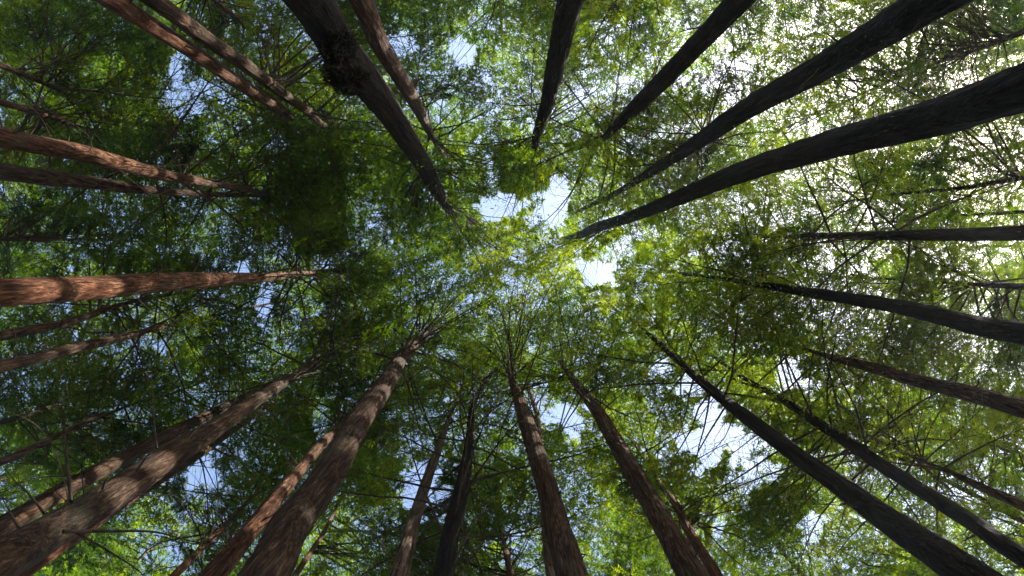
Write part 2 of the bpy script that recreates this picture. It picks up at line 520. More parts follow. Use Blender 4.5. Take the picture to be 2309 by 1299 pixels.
def limb(P0, az, el, L, r0, bend, rs, leafy=True, nt_=16, start=0.3, fol=None, dens=1.0, fine=1.0, tint=0.0):
    """one branch: returns verts, faces of wood; foliage goes into fol"""
    n = 7
    t = np.linspace(0, 1, n)
    h = np.array([math.cos(az), math.sin(az), 0])
    s = np.array([-math.sin(az), math.cos(az), 0])
    ang = el + bend * t
    step = L / (n - 1)
    C = np.zeros((n, 3))
    wig = np.cumsum(rs.normal(0, 0.13, n))
    for i in range(1, n):
        C[i] = C[i - 1] + step * (math.cos(ang[i]) * (h + s * wig[i]) + np.array([0, 0, math.sin(ang[i])]))
    C += P0
    R = r0 * (1 - t) ** 0.8 + 0.004
    V, Qf = tube(C, R, 4)
    Vs, Fs = [V], [Qf]
    nv = len(V)
    # side twigs
    m = nt_
    tt = start + (1 - start) * (np.arange(m) + rs.random(m)) / m
    pos = np.stack([np.interp(tt, t, C[:, i]) for i in range(3)], 1)
    T = unit(np.gradient(C, axis=0))
    td = np.stack([np.interp(tt, t, T[:, i]) for i in range(3)], 1)
    side = np.where(np.arange(m) % 2 == 0, 1.0, -1.0)
    sl_ = (1.15 - 0.85 * tt) * L * 0.42 * rs.uniform(0.5, 1.1, m) + 0.15
    d = unit(td * rs.uniform(0.4, 0.9, m)[:, None] + s * side[:, None] * rs.uniform(0.6, 1.0, m)[:, None] + rs.normal(0, 0.16, (m, 3)) + np.array([0, 0, -0.08]))
    up = unit(np.cross(td, s) * 1.0 + np.array([0, 0, 0.0]))
    up = np.where(up[:, 2:3] < 0, -up, up)
    # wood of twigs: 3-sided spindles, the longer ones only where they stand far off
    hv = m if P0[2] < 24 else m // 2
    e1 = unit(np.cross(d, up)); e2 = np.cross(d, e1)
    tr = np.clip(0.006 + 0.004 * sl_, 0.005, 0.014)
    ring = []
    for a in (0, 2.094, 4.189):
        ring.append(pos + (e1 * math.cos(a) + e2 * math.sin(a)) * tr[:, None])
    sag = pos + d * sl_[:, None]
    tv = np.stack(ring + [sag], 1).reshape(-1, 3)
    tv = tv[:hv * 4]
    q = np.arange(hv)[:, None] * 4 + nv
    tf = np.concatenate([q + [0, 1, 3], q + [1, 2, 3], q + [2, 0, 3]])
    Vs.append(tv)
    if leafy and fol is not None:
        # second order twigs carry the leaves
        k = 4
        f = np.linspace(0.15, 0.95, k)
        S2 = (pos[:, None, :] + d[:, None, :] * (sl_[:, None] * f[None, :])[:, :, None]).reshape(-1, 3)
        sd = np.where((np.arange(m * k) % 2) == 0, 1.0, -1.0)
        d1 = np.repeat(d, k, 0); u1 = np.repeat(up, k, 0)
        lt = np.cross(u1, d1)
        D2 = unit(d1 * 0.9 + lt * sd[:, None] * rs.uniform(0.3, 0.9, m * k)[:, None] + rs.normal(0, 0.15, (m * k, 3)) + np.array([0, 0, -0.1]))
        L2 = np.repeat(sl_, k) * rs.uniform(0.22, 0.42, m * k) + 0.08
        N2 = unit(u1 + rs.normal(0, 0.25, (m * k, 3)))
        S = np.concatenate([pos, S2]); D_ = np.concatenate([d, D2]); LL = np.concatenate([sl_, L2]); NN = np.concatenate([unit(up + rs.normal(0, 0.2, (m, 3))), N2])
        # clumpy density
        cn = vnoise(S, 0.42, 9) * 0.6 + vnoise(S, 1.1, 19) * 0.4
        kp = cn > 0.40
        fol.add(*leaves_on_twigs(S[kp], D_[kp], LL[kp], NN[kp], dens, fine, True, tint))
    V = np.concatenate(Vs)
    return V, [Qf, tf]


def twig_path(points, r0, sides=5):
    C = catmull(points, 5)
    R = r0 * (1 - np.linspace(0, 0.85, len(C)))
    return tube(C, R, sides)


# ------------------------------------------------------------------ trees
CROWNS = []


def h_first(w, rho):
    return 8.2 * (110.0 / max(w, 6)) ** 0.40 * (1150.0 / rho) ** 0.38


def build_trunk(ctrl, parent, origin, mat, big):
    """ctrl rows (x,y,z,r) going up, starting at the ground"""
    C = catmull(ctrl, 24)
    # resample by height with steps growing with distance from the camera
    z = np.maximum.accumulate(C[:, 2] + np.arange(len(C)) * 1e-6)
    zs = [ctrl[0][2]]
    while zs[-1] < z[-1]:
        zz = zs[-1]
        zs.append(zz + (0.5 if zz < 4.0 else zz * (0.020 if big else 0.06)))
    zs = np.array(zs[:-1] + [z[-1]])
    C4 = np.stack([np.interp(zs, z, C[:, i]) for i in range(4)], 1)
    sides = (44 if ctrl[3][3] > 0.24 else 32) if big else 12
    V, Qf = tube(C4[:, :3], np.maximum(C4[:, 3], 0.012), sides)
    # bark relief and slight out-of-round
    cen = np.repeat(C4[:, :3], sides, 0)
    rad = np.repeat(np.maximum(C4[:, 3], 0.012), sides)
    dirv = (V - cen) / rad[:, None]
    Q1 = np.concatenate([dirv[:, :2] * 1.3, cen[:, 2:3] * 0.14], 1)
    Q2 = np.concatenate([dirv[:, :2] * 4.5, cen[:, 2:3] * 0.5], 1)
    Q3 = np.concatenate([dirv[:, :2] * 9.0, cen[:, 2:3] * 1.6], 1)
    seed = int(abs(ctrl[0][0] * 100)) % 97
    Q4 = np.concatenate([dirv[:, :2] * 12.0, cen[:, 2:3] * 3.5], 1)
    k = (vnoise(Q1, 1, seed) - .5) * 0.16 + (vnoise(Q2, 1, seed + 1) - .5) * 0.16 + (np.abs(vnoise(Q3, 1, seed + 2) - .5)) * 0.17 + (vnoise(Q4, 1, seed + 3) - .5) * 0.09 - 0.04
    V = cen + dirv * (rad * (1 + k))[:, None]
    me = make_mesh("trunk", V - origin, [Qf], mat, True)
    add("trunk", me, parent)


def tree(name, label, pts, bark='red', top=None, lmax=4.3, crown=None, nb=46, group=None, dens=1.0, dead=0, fine=1.0, start=0.32, h0=None, clumps=(), moss=(), seed=0, tint=0.0, side_limbs=(), cat='tree', hs=1.0, el0=0.25):
    """pts: photo px polyline (x, y, width) of the trunk from the frame's edge towards the zenith"""
    rs = np.random.default_rng(1000 + seed)
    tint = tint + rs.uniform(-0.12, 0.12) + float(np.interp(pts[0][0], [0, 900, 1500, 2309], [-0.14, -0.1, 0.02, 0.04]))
    p = np.array(pts, float)
    rho = np.hypot(p[:, 0] - VPX, p[:, 1] - VPY)
    ha = h0 or h_first(p[0, 2], rho[0])
    hp = ha * rho[0] / rho
    hh = hp / (1 + (hp / 52.0) ** 2) ** 0.5 * (1 + (ha / 52.0) ** 2) ** 0.5
    hh = np.maximum.accumulate(hh + np.arange(len(hh)) * 0.4)
    ctrl = []
    for (x, y, w), h in zip(p, hh):
        q = unproj(x, y, h)
        dist = np.linalg.norm(q - [0, 0, CAMZ])
        _, _, dep = proj(q[None])
        ctrl.append([*q, w * dep[0] / F / 2])
    ctrl = np.array(ctrl)
    # keep the taper plausible
    for i in range(1, len(ctrl)):
        ctrl[i, 3] = min(ctrl[i, 3], ctrl[i - 1, 3] * 1.02)
    # below the first visible point: down to the ground, leaning on a little
    a, b_ = ctrl[0], ctrl[min(2, len(ctrl) - 1)]
    lean = (b_[:2] - a[:2]) / max(b_[2] - a[2], 1) * 0.4
    low = []
    for f_, rr in ((0.0, 1.55), (0.12, 1.28), (0.45, 1.12)):
        z = a[2] * f_ - (0.2 if f_ == 0 else 0)
        low.append([a[0] - lean[0] * (a[2] - z), a[1] - lean[1] * (a[2] - z), z, a[3] * rr])
    # above the last visible point: up to the tree's top
    e = ctrl[-1]
    hb = crown if crown else min(e[2] * 0.92, 26)
    H_ = top or max(e[2] + 4, 36 + rs.uniform(-3, 6))
    q = ctrl[-2]
    lean2 = (e[:2] - q[:2]) / max(e[2] - q[2], 1) * 0.25
    up = []
    for f_ in (0.35, 0.7, 1.0):
        z = e[2] + (H_ - e[2]) * f_
        up.append([e[0] + lean2[0] * (z - e[2]), e[1] + lean2[1] * (z - e[2]), z, max(e[3] * (1 - 0.9 * f_), 0.012)])
    full = np.array(low + list(ctrl) + up)
    base = np.array([full[0][0], full[0][1], 0.0])
    root = bpy.data.objects.new(name, None)
    sc.collection.objects.link(root)
    root.location = base
    root["label"] = label
    root["category"] = cat
    if group:
        root["group"] = group
    big = p[0, 2] >= 26
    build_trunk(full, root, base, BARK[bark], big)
    # crown
    fol = Foliage()
    zc_ = np.maximum.accumulate(full[:, 2])
    ph = rs.uniform(0, 6.28)
    for i in range(nb):
        u = ((i + rs.random()) / nb) ** 1.15
        z = hb + (H_ - hb - 0.6) * u
        c = np.array([np.interp(z, zc_, full[:, j]) for j in range(4)])
        ph += 2.399 + rs.normal(0, 0.35)
        prof = (1 - u) ** 0.75 * (0.75 + 0.35 * min(1, u * 5))
        L = lmax * prof * rs.uniform(0.75, 1.2) + 0.5
        el = el0 + 0.55 * u + rs.normal(0, 0.14)
        r0 = 0.011 + 0.0062 * L
        P0 = c[:3] + np.array([math.cos(ph), math.sin(ph), 0]) * c[3] * 0.6
        mid = P0 + np.array([math.cos(ph), math.sin(ph), 0.4]) * L * 0.5
        X, Y, _d = proj(mid[None])
        vis = -330 < X[0] < W + 330 and -330 < Y[0] < H + 330
        V, Fc = limb(P0, ph, el, L, r0, -0.35 + 0.25 * u, rs, nt_=(17 if vis else 9), start=start * (1 - 0.5 * u), fol=fol, dens=dens, fine=fine, tint=tint)
        if vis:
            add("branch", make_mesh("branch", V - base, Fc, LIMB), root)
    # bare dead twigs on the lower trunk
    for i in range(dead):
        z = rs.uniform(ha * 0.95, hb)
        c = np.array([np.interp(z, zc_, full[:, j]) for j in range(4)])
        az = rs.uniform(0, 6.28)
        L = rs.uniform(0.5, 2.2)
        P0 = c[:3] + np.array([math.cos(az), math.sin(az), 0]) * c[3] * 0.75
        pp, d = [P0], np.array([math.cos(az), math.sin(az), rs.uniform(-0.2, 0.7)])
        for k in range(4):
            d = unit(d + rs.normal(0, 0.28, 3) + np.array([0, 0, -0.18]))
            pp.append(pp[-1] + d * L / 4)
        V, Qf = twig_path(pp, rs.uniform(0.006, 0.016), 4)
        add("branch", make_mesh("dead_branch", V - base, [Qf], TWIG if rs.random() < .6 else LIMB), root)
    for i in range(14 if big else 0):
        z = ha * 0.9 + (hb - ha * 0.9) * rs.random() ** 1.3
        c = np.array([np.interp(z, zc_, full[:, j]) for j in range(4)])
        az = rs.uniform(0, 6.28)
        P0 = c[:3] + np.array([math.cos(az), math.sin(az), 0]) * c[3] * 0.8
        d = np.array([math.cos(az), math.sin(az), rs.uniform(0.0, 0.7)]) * (rs.uniform(0.08, 0.35) + c[3] * .3)
        V, Qf = twig_path([P0, P0 + d * .6, P0 + d + rs.normal(0, .02, 3)], rs.uniform(0.010, 0.028), 5)
        add("branch", make_mesh("stub", V - base, [Qf], LIMB), root)
    # big individual limbs read off the photo: [(px,py,h)...], radius
    for path, r0, leafy in side_limbs:
        pp = np.array([unproj(*q) for q in path])
        V, Qf = twig_path(pp, r0, 7)
        Vs, Fs, nv = [V], [Qf], len(V)
        C = catmull(pp, 5)
        for k in range(7):
            j = rs.integers(len(C) // 4, len(C))
            d = unit(C[min(j + 1, len(C) - 1)] - C[max(j - 1, 0)] + rs.normal(0, 0.5, 3) * 0.5)
            q0 = C[j]
            tp = [q0]
            for _ in range(3):
                d = unit(d + rs.normal(0, 0.3, 3))
                tp.append(tp[-1] + d * rs.uniform(0.15, 0.45))
            V2, Q2 = twig_path(tp, r0 * 0.3, 4)
            Vs.append(V2); Fs.append(Q2 + nv); nv += len(V2)
        add("branch", make_mesh("limb", np.concatenate(Vs) - base, [np.concatenate(Fs)], LIMB), root)
    for (x, y, h, rx, ry, cnt) in clumps:
        cc = unproj(x, y, h)
        kx = (h - CAMZ) / F
        o = unit(rs.normal(0, 1, (cnt, 3))) * (rs.random((cnt, 1)) ** 0.6) * rs.uniform(0.8, 1.35, (cnt, 1))
        S = cc + o * np.array([rx * kx, ry * kx, (rx + ry) * 0.6 * kx])
        kpp = vnoise(S, 1.5, 31) > 0.33
        S, o = S[kpp], o[kpp]
        cnt = len(S)
        D_ = unit(o * 0.5 + rs.normal(0, 0.6, (cnt, 3)) * [1, 1, .35])
        N_ = unit(np.array([0, 0, 1.0]) + rs.normal(0, 0.25, (cnt, 3)))
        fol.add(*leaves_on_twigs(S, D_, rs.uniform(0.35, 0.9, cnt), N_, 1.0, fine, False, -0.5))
    if moss:
        mf = []
        for (x, y, h, rx, ry, cnt) in moss:
            cc, kx = unproj(x, y, h), (h - CAMZ) / F
            o = unit(rs.normal(0, 1, (cnt * 9, 3))) * (rs.random((cnt * 9, 1)) ** 0.35)
            o *= 0.3 + 1.3 * vnoise(o * 2.6 + x, 1, 8)[:, None]
            S = cc + o * np.array([rx * kx, ry * kx, 0.45])
            d = unit(o + rs.normal(0, .5, o.shape) + np.array([0, 0, -0.7]))
            w_ = unit(np.cross(d, rs.normal(0, 1, o.shape))) * 0.007
            mf.append(np.stack([S - w_, S + w_, S + d * rs.uniform(.03, .13, (len(S), 1))], 1).reshape(-1, 3))
        mf = np.concatenate(mf) - base
        cb = unproj(775, 148, 11.3)
        uu, vv = np.meshgrid(np.linspace(0, 2 * np.pi, 33)[:-1], np.linspace(0.05, np.pi - 0.05, 18), indexing='ij')
        sp = np.stack([np.cos(uu) * np.sin(vv), np.sin(uu) * np.sin(vv), np.cos(vv)], -1).reshape(-1, 3)
        sp = cb + sp * (0.62 + 0.55 * vnoise(sp * 2.0, 1, 71) + 0.35 * vnoise(sp * 6.0, 1, 72))[:, None] * np.array([0.12, 0.18, 0.42])
        gi = np.arange(32)[:, None] * 18 + np.arange(17)[None, :]
        gj = ((np.arange(32) + 1) % 32)[:, None] * 18 + np.arange(17)[None, :]
        add("burl", make_mesh("burl", sp - base, [np.stack([gi, gi + 1, gj + 1, gj], -1).reshape(-1, 4)], BARK['dark'], True), root)
        mo = add("moss_clump", make_mesh("moss_clump", mf, [np.arange(len(mf)).reshape(-1, 3)], MOSS), root, "stuff")
        mo["label"] = "shaggy blackish mossy burl"
    CROWNS.append(dict(root=root, vis=[(p[q_], hh[q_], p[q_ + 1], hh[q_ + 1]) for q_ in range(len(p) - 1)] if not group else [], base=base, full=full, hb=hb, H=H_, fol=fol, rs=rs, tint=tint))
    return root, base


TREES = [
    # label, bark, points, options
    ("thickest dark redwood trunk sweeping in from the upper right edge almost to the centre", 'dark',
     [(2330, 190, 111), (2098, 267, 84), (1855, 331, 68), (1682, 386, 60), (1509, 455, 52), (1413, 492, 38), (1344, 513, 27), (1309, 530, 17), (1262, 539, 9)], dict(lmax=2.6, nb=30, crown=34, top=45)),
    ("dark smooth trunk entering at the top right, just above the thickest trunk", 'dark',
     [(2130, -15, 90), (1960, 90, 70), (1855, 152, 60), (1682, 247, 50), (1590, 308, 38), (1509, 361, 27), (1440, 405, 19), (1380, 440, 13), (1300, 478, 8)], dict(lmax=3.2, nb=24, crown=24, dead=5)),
    ("dark trunk at the top edge right of centre ending in a wheel of bare limbs", 'dark',
     [(1680, -15, 62), (1575, 98, 52), (1509, 166, 43), (1431, 243, 33), (1396, 277, 24), (1358, 315, 15)], dict(lmax=5.2, nb=44, start=0.4, crown=24.5)),
    ("straight dark trunk coming down from the middle of the top edge", 'dark',
     [(1289, -15, 63), (1270, 70, 55), (1251, 156, 46), (1231, 243, 31), (1212, 301, 21), (1203, 335, 14)], dict(lmax=4.4, nb=44)),
    ("massive leaning trunk at the top left of centre with a shaggy mossy burl halfway", 'dark',
     [(692, -15, 107), (762, 104, 98), (845, 208, 70), (916, 312, 52), (960, 381, 38), (987, 433, 29), (1020, 482, 18)], dict(lmax=5.0, nb=44, start=0.6, el0=0.7, crown=25,
      side_limbs=tuple(([(985 + 6 * k, 440 + 5 * k, 30), (1030 + 8 * k, 478 + (k % 3) * 9, 32), (1080 + 9 * k, 520 + (k % 4) * 13, 34), (1125 + 11 * k, 560 + (k % 5) * 20, 36)], 0.030, 0) for k in range(7)),
      moss=((752, 130, 11.0, 26, 42, 420), (780, 180, 11.2, 38, 22, 420), (772, 105, 11.0, 24, 40, 200)))),
    ("reddish trunk right beside the mossy leaning trunk at the top edge", 'red',
     [(806, -15, 53), (858, 104, 44), (902, 173, 36), (941, 243, 27), (968, 295, 18), (985, 325, 12)], dict(lmax=4.5, nb=44)),
    ("sunlit orange brown trunk, the lower of the close pair slanting from the upper left", 'red',
     [(232, -12, 46), (347, 62, 41), (450, 128, 37), (554, 199, 33), (624, 240, 27), (660, 268, 18)], dict(lmax=4.2, nb=38)),
    ("shadier brown trunk, the upper of the close pair slanting from the upper left", 'brown',
     [(330, -15, 42), (450, 75, 39), (554, 147, 33), (624, 201, 26), (693, 251, 20), (728, 281, 13)], dict(lmax=4.6, nb=46, start=0.45)),
    ("brightly sunlit red trunk at the left edge with thin dead twigs and branch shadows", 'red',
     [(-15, 306, 47), (173, 342, 42), (277, 371, 35), (381, 397, 26), (520, 420, 16), (595, 435, 10)], dict(lmax=3.2, nb=44, dead=20,
      crown=16, tint=-0.3)),  # lowered tint paints this crown's shade into its leaves
    ("shaded brown trunk just beneath the brightly sunlit red trunk at the left edge", 'brown',
     [(-15, 385, 41), (173, 408, 30), (347, 430, 18), (520, 440, 10), (590, 443, 6)], dict(lmax=3.4, nb=36, dead=18)),
    ("nearly horizontal trunk at the middle left edge, red base and silvery tip", 'red',
     [(-15, 662, 70), (173, 652, 58), (347, 639, 44), (485, 631, 31), (589, 626, 21), (658, 620, 15), (700, 616, 11)], dict(lmax=4.2, nb=42, crown=23, dead=6)),
    ("dim thin trunk below the horizontal left trunk, bending upwards into twigs", 'brown',
     [(-15, 760, 24), (170, 722, 17), (300, 680, 9)], dict(lmax=3.8, nb=36, dead=10)),
    ("dull brown slender trunk low on the left edge with fine bare twigs across it", 'brown',
     [(-15, 830, 28), (173, 784, 23), (312, 752, 15), (348, 742, 11)], dict(lmax=4.0, nb=36, dead=14)),
    ("upper of two thin pale trunks on the lower left edge", 'grey',
     [(-12, 958, 11), (114, 918, 8), (190, 893, 6)], dict(lmax=4.2, nb=32)),
    ("lower of two thin pale trunks on the lower left edge, patchily sunlit", 'grey',
     [(-12, 1048, 17), (104, 994, 14), (208, 946, 11), (265, 925, 7)], dict(lmax=4.2, nb=34, dead=4)),
    ("huge rough brown trunk crossing the bottom left corner with heavy dark limbs on it", 'brown',
     [(-60, 1300, 104), (69, 1228, 88), (268, 1109, 69), (400, 1020, 55), (480, 970, 44), (589, 894, 28), (658, 852, 18), (760, 785, 9)], dict(lmax=4.6, nb=44, start=0.55, el0=0.5, crown=21, dead=16,
      side_limbs=(([(160, 1131, 9.6), (153, 1060, 10.2), (149, 1000, 10.8), (146, 935, 11.3)], 0.030, 0),
                  ([(354, 1012, 12.5), (346, 940, 13.2), (344, 870, 14), (341, 812, 14.5)], 0.022, 0),
                  ([(142, 1199, 8.6), (250, 1198, 9.1), (350, 1200, 9.6), (440, 1222, 10), (520, 1232, 10.2)], 0.026, 0),
                  ([(170, 1200, 8.8), (240, 1240, 8.9), (310, 1285, 9), (330, 1310, 9)], 0.018, 0),
                  ([(376, 1032, 13), (470, 985, 14), (560, 945, 15), (665, 918, 16)], 0.020, 0),
                  ([(98, 1156, 9), (70, 1120, 9.4), (35, 1085, 9.6), (5, 1050, 9.8)], 0.018, 0),
                  ([(640, 868, 20), (720, 812, 22), (800, 750, 24), (890, 705, 26)], 0.022, 0),
                  ([(660, 855, 20), (740, 770, 22), (800, 700, 23.5), (850, 660, 25)], 0.020, 0),
                  ([(600, 890, 19), (690, 830, 21), (760, 800, 22), (850, 775, 24), (940, 770, 25)], 0.022, 0),
                  ([(560, 915, 18), (600, 850, 19), (640, 780, 20), (700, 720, 21)], 0.018, 0),
                  ([(500, 955, 16), (540, 880, 17), (560, 820, 18), (600, 760, 19)], 0.016, 0),
                  ([(42, 1190, 8.2), (20, 1150, 8.5), (2, 1120, 8.7)], 0.018, 0)))),
    ("second brown trunk partly hidden just above the huge bottom left trunk", 'brown',
     [(-20, 1200, 50), (173, 1090, 40), (347, 998, 30), (468, 936, 22), (530, 905, 14)], dict(lmax=3.8, nb=34, dead=16, h0=13.5)),
    ("sunlit trunk peeking out along the lower side of the huge bottom left trunk", 'red',
     [(15, 1318, 33), (208, 1183, 31), (295, 1122, 27), (454, 1020, 19), (617, 906, 9)], dict(lmax=3.6, nb=34, h0=15)),
    ("patchily sunlit pale brown trunk left beside the big rough trunk at the bottom", 'red',
     [(468, 1312, 56), (568, 1192, 42), (632, 1112, 36), (672, 1064, 30), (721, 1005, 24), (755, 970, 17), (790, 935, 10)], dict(lmax=3.8, nb=40, dead=10)),
    ("big rough redwood trunk rising from the bottom left of centre to a radiating crown", 'brown',
     [(588, 1316, 104), (648, 1196, 90), (728, 1092, 78), (809, 953, 60), (859, 884, 44), (911, 799, 30), (949, 765, 22), (980, 735, 13)], dict(lmax=5.0, nb=54, start=0.45, crown=24)),
    ("slim pale trunk emerging at the bottom edge right of the big rough trunk", 'grey',
     [(655, 1312, 15), (721, 1216, 12), (762, 1137, 8), (790, 1080, 6)], dict(lmax=3.8, nb=34, dead=3)),
    ("slender tan trunk at the bottom left, left of the patchily sunlit one", 'red',
     [(378, 1312, 19), (461, 1230, 14), (520, 1171, 11), (590, 1100, 7)], dict(lmax=3.8, nb=34, dead=5)),
    ("gnarled pale grey trunk with bright sun patches, bottom centre left", 'grey',
     [(895, 1314, 44), (927, 1196, 33), (949, 1126, 27), (972, 1057, 22), (991, 1005, 17), (1015, 936, 10), (1028, 905, 7)], dict(lmax=4.0, nb=38, dead=8)),
    ("dark shaded trunk overlaid by long hanging twigs, right of the gnarled pale trunk", 'dark',
     [(996, 1314, 48), (1017, 1196, 42), (1043, 1092, 32), (1059, 988, 20), (1066, 918, 13), (1095, 860, 10), (1150, 790, 6)], dict(lmax=4.4, nb=54, start=0.4, crown=15, dead=10,
      side_limbs=(([(1025, 1270, 12), (1070, 1180, 13.5), (1130, 1090, 15), (1200, 980, 17)], 0.016, 0), ([(1020, 1230, 12.5), (1060, 1130, 14), (1100, 1040, 15.5), (1170, 950, 17)], 0.014, 0),
                  ([(1035, 1299, 12), (1100, 1210, 13), (1170, 1130, 14), (1240, 1060, 15)], 0.014, 0), ([(1040, 1100, 15), (1075, 1000, 17), (1120, 900, 19), (1190, 790, 22)], 0.018, 0),
                  ([(1030, 1150, 14), (1050, 1020, 16), (1066, 920, 18), (1080, 830, 20)], 0.016, 0)))),
    ("short thin brown trunk seen low between two large trunks at the bottom centre", 'red',
     [(1153, 1312, 18), (1140, 1240, 14), (1126, 1178, 9)], dict(lmax=3.8, nb=34, dead=3)),
    ("large furrowed trunk curving up from the bottom centre", 'brown',
     [(1294, 1316, 76), (1259, 1196, 59), (1231, 1092, 50), (1198, 988, 42), (1176, 918, 30), (1153, 849, 17), (1147, 800, 10)], dict(lmax=4.2, nb=46)),
    ("thin grey trunk half hidden behind the large furrowed trunk at the bottom centre", 'grey',
     [(1242, 1314, 21), (1230, 1196, 18), (1214, 953, 14), (1200, 900, 10), (1188, 860, 6)], dict(lmax=3.2, nb=30, h0=17)),
    ("tall curved trunk right of bottom centre with an orange sunlit right side", 'brown',
     [(1572, 1316, 68), (1503, 1196, 60), (1444, 1092, 51), (1383, 988, 40), (1341, 918, 28), (1287, 849, 16), (1262, 812, 9)], dict(lmax=4.4, nb=50, start=0.45)),
    ("slim orange trunk running close along the right side of the tall curved trunk", 'red',
     [(1625, 1314, 27), (1552, 1196, 22), (1528, 1143, 19), (1493, 1098, 15), (1470, 1062, 9)], dict(lmax=3.6, nb=34)),
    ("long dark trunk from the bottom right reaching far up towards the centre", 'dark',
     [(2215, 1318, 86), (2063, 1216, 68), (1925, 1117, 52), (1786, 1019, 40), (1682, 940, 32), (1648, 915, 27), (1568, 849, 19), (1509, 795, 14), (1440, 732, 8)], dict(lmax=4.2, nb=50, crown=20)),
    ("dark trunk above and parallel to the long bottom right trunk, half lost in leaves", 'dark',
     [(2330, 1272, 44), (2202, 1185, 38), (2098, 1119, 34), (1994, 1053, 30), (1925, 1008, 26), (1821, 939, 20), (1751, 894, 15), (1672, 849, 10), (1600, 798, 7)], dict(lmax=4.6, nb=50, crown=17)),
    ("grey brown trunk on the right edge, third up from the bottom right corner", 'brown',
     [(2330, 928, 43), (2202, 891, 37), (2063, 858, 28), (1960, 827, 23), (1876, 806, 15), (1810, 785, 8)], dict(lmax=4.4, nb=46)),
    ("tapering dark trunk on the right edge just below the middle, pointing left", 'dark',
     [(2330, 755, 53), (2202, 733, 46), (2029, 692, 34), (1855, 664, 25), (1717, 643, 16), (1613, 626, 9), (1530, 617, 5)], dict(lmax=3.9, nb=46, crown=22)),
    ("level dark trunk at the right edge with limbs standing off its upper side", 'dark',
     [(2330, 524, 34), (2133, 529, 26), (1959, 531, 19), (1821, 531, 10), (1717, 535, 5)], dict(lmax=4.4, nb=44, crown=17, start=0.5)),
    ("thin trunk in bright yellow green leaves near the bottom right edge", 'brown',
     [(2330, 1152, 25), (2219, 1102, 18), (2133, 1060, 11), (2080, 1040, 7)], dict(lmax=4.2, nb=40, tint=0.25)),
    ("thin branching stem at the right edge between the level trunk and the tapering one", 'dark',
     [(2330, 648, 16), (2237, 643, 12), (2180, 640, 7)], dict(lmax=4.0, nb=34)),
    ("faint thin trunk in leaves at the right edge above the thickest trunk", 'brown',
     [(2330, 62, 14), (2237, 100, 10), (2150, 128, 7), (2020, 178, 5)], dict(lmax=4.4, nb=36)),
    ("faint slender trunk at the right edge below the thickest trunk", 'dark',
     [(2330, 398, 13), (2167, 424, 9), (2029, 437, 6)], dict(lmax=4.2, nb=36)),
    ("hair thin level trunk at the right edge above the level dark trunk", 'dark',
     [(2330, 476, 9), (2160, 486, 7), (2020, 500, 5)], dict(lmax=3.2, nb=28)),
    ("thin reddish trunk above the brightly sunlit red trunk at the left edge", 'red',
     [(-12, 226, 16), (104, 260, 12), (208, 298, 8), (270, 315, 6)], dict(lmax=4.2, nb=36, dead=5)),
    ("dim thin trunk deep in dark leaves at the upper left edge", 'brown',
     [(-12, 142, 15), (104, 190, 10), (149, 211, 7)], dict(lmax=4.4, nb=36)),
    ("faint thin trunk among top edge leaves, left of the mossy leaning trunk", 'brown',
     [(470, -12, 12), (554, 59, 8), (600, 98, 5)], dict(lmax=4.4, nb=36)),
    ("faint dark trunk in shade at the left edge above the horizontal trunk", 'brown',
     [(-12, 539, 9), (173, 540, 6), (280, 543, 4)], dict(lmax=4.2, nb=34)),
]

XY = []
for i, (label, bark, pts, opt) in enumerate(TREES):
    r_, b_ = tree("redwood_tree", label, pts, bark=bark, seed=i, **opt)
    XY.append(b_[:2])
n_main = LEAFCOUNT[0]

# background trees whose trunks stand outside the view
XY = [tuple(a) for a in XY]
rf = np.random.default_rng(5)
placed = 0
tries = 0
while placed < 38 and tries < 6000:
    tries += 1
    x, y = rf.uniform(-36, 38), rf.uniform(-26, 27)
    # height at which this vertical trunk would enter the frame
    ex = F * abs(x) / 1155.0
    ey = F * abs(y) / (575.0 if y < 0 else 724.0)
    he = max(ex, ey)
    if he < 18 or he > 40:
        continue
    if min(math.hypot(x - a[0], y - a[1]) for a in XY) < (3.6 if x > 8 else 4.6):
        continue
    XY.append((x, y))
    he_ = max(he * 0.8, 14)
    P = np.array([[x, y, he_], [x, y, he_ + 3], [x, y, he_ + 6]])
    X, Y, dd = proj(P)
    pts = [(X[k], Y[k], (0.30 - 0.04 * k) * F / dd[k]) for k in range(3)]
    tree("redwood_tree", "background redwood crown closing the canopy at the rim, its trunk outside the frame",
         pts, bark='brown', seed=200 + placed, h0=he_, crown=16 + rf.uniform(0, 4), top=38 + rf.uniform(-3, 5), lmax=5.0, nb=40, group="background redwoods around the edge of the view")
    placed += 1

# the rest of the wood standing round this stand, a mass of trunks and leaves added out of view to keep out low sky light
rw = np.random.default_rng(3)
nW = 170
Vs, Fs, nv = [], [], 0
lc = []
for i in range(nW):
    a, r = rw.uniform(0, 2 * math.pi), math.sqrt(rw.uniform(53 ** 2, 88 ** 2))
    x, y, ht = r * math.cos(a), r * math.sin(a), rw.uniform(28, 36)
    z = np.linspace(-0.2, ht, 9)
    V, Qf = tube(np.stack([x + 0 * z, y + 0 * z, z], 1), np.linspace(.42, .05, 9), 8)
    Vs.append(V); Fs.append(Qf + nv); nv += len(V)
    k = 450
    u = rw.random(k)
    ra = (1 - u) ** .7 * 5 * np.sqrt(rw.random(k)) + .3
    an = rw.uniform(0, 6.283, k)
    lc.append(np.stack([x + ra * np.cos(an), y + ra * np.sin(an), 4 + (ht - 4) * u], 1))
add("forest", make_mesh("forest_trunks", np.concatenate(Vs), [np.concatenate(Fs)], BARK['brown'], True), kind="stuff")
lc = np.concatenate(lc)
e1 = unit(rw.normal(0, 1, lc.shape)); e2 = unit(np.cross(e1, rw.normal(0, 1, lc.shape)))
V = np.stack([lc - e1 * .65, lc + e1 * .65, lc + e2 * 1.1], 1).reshape(-1, 3)
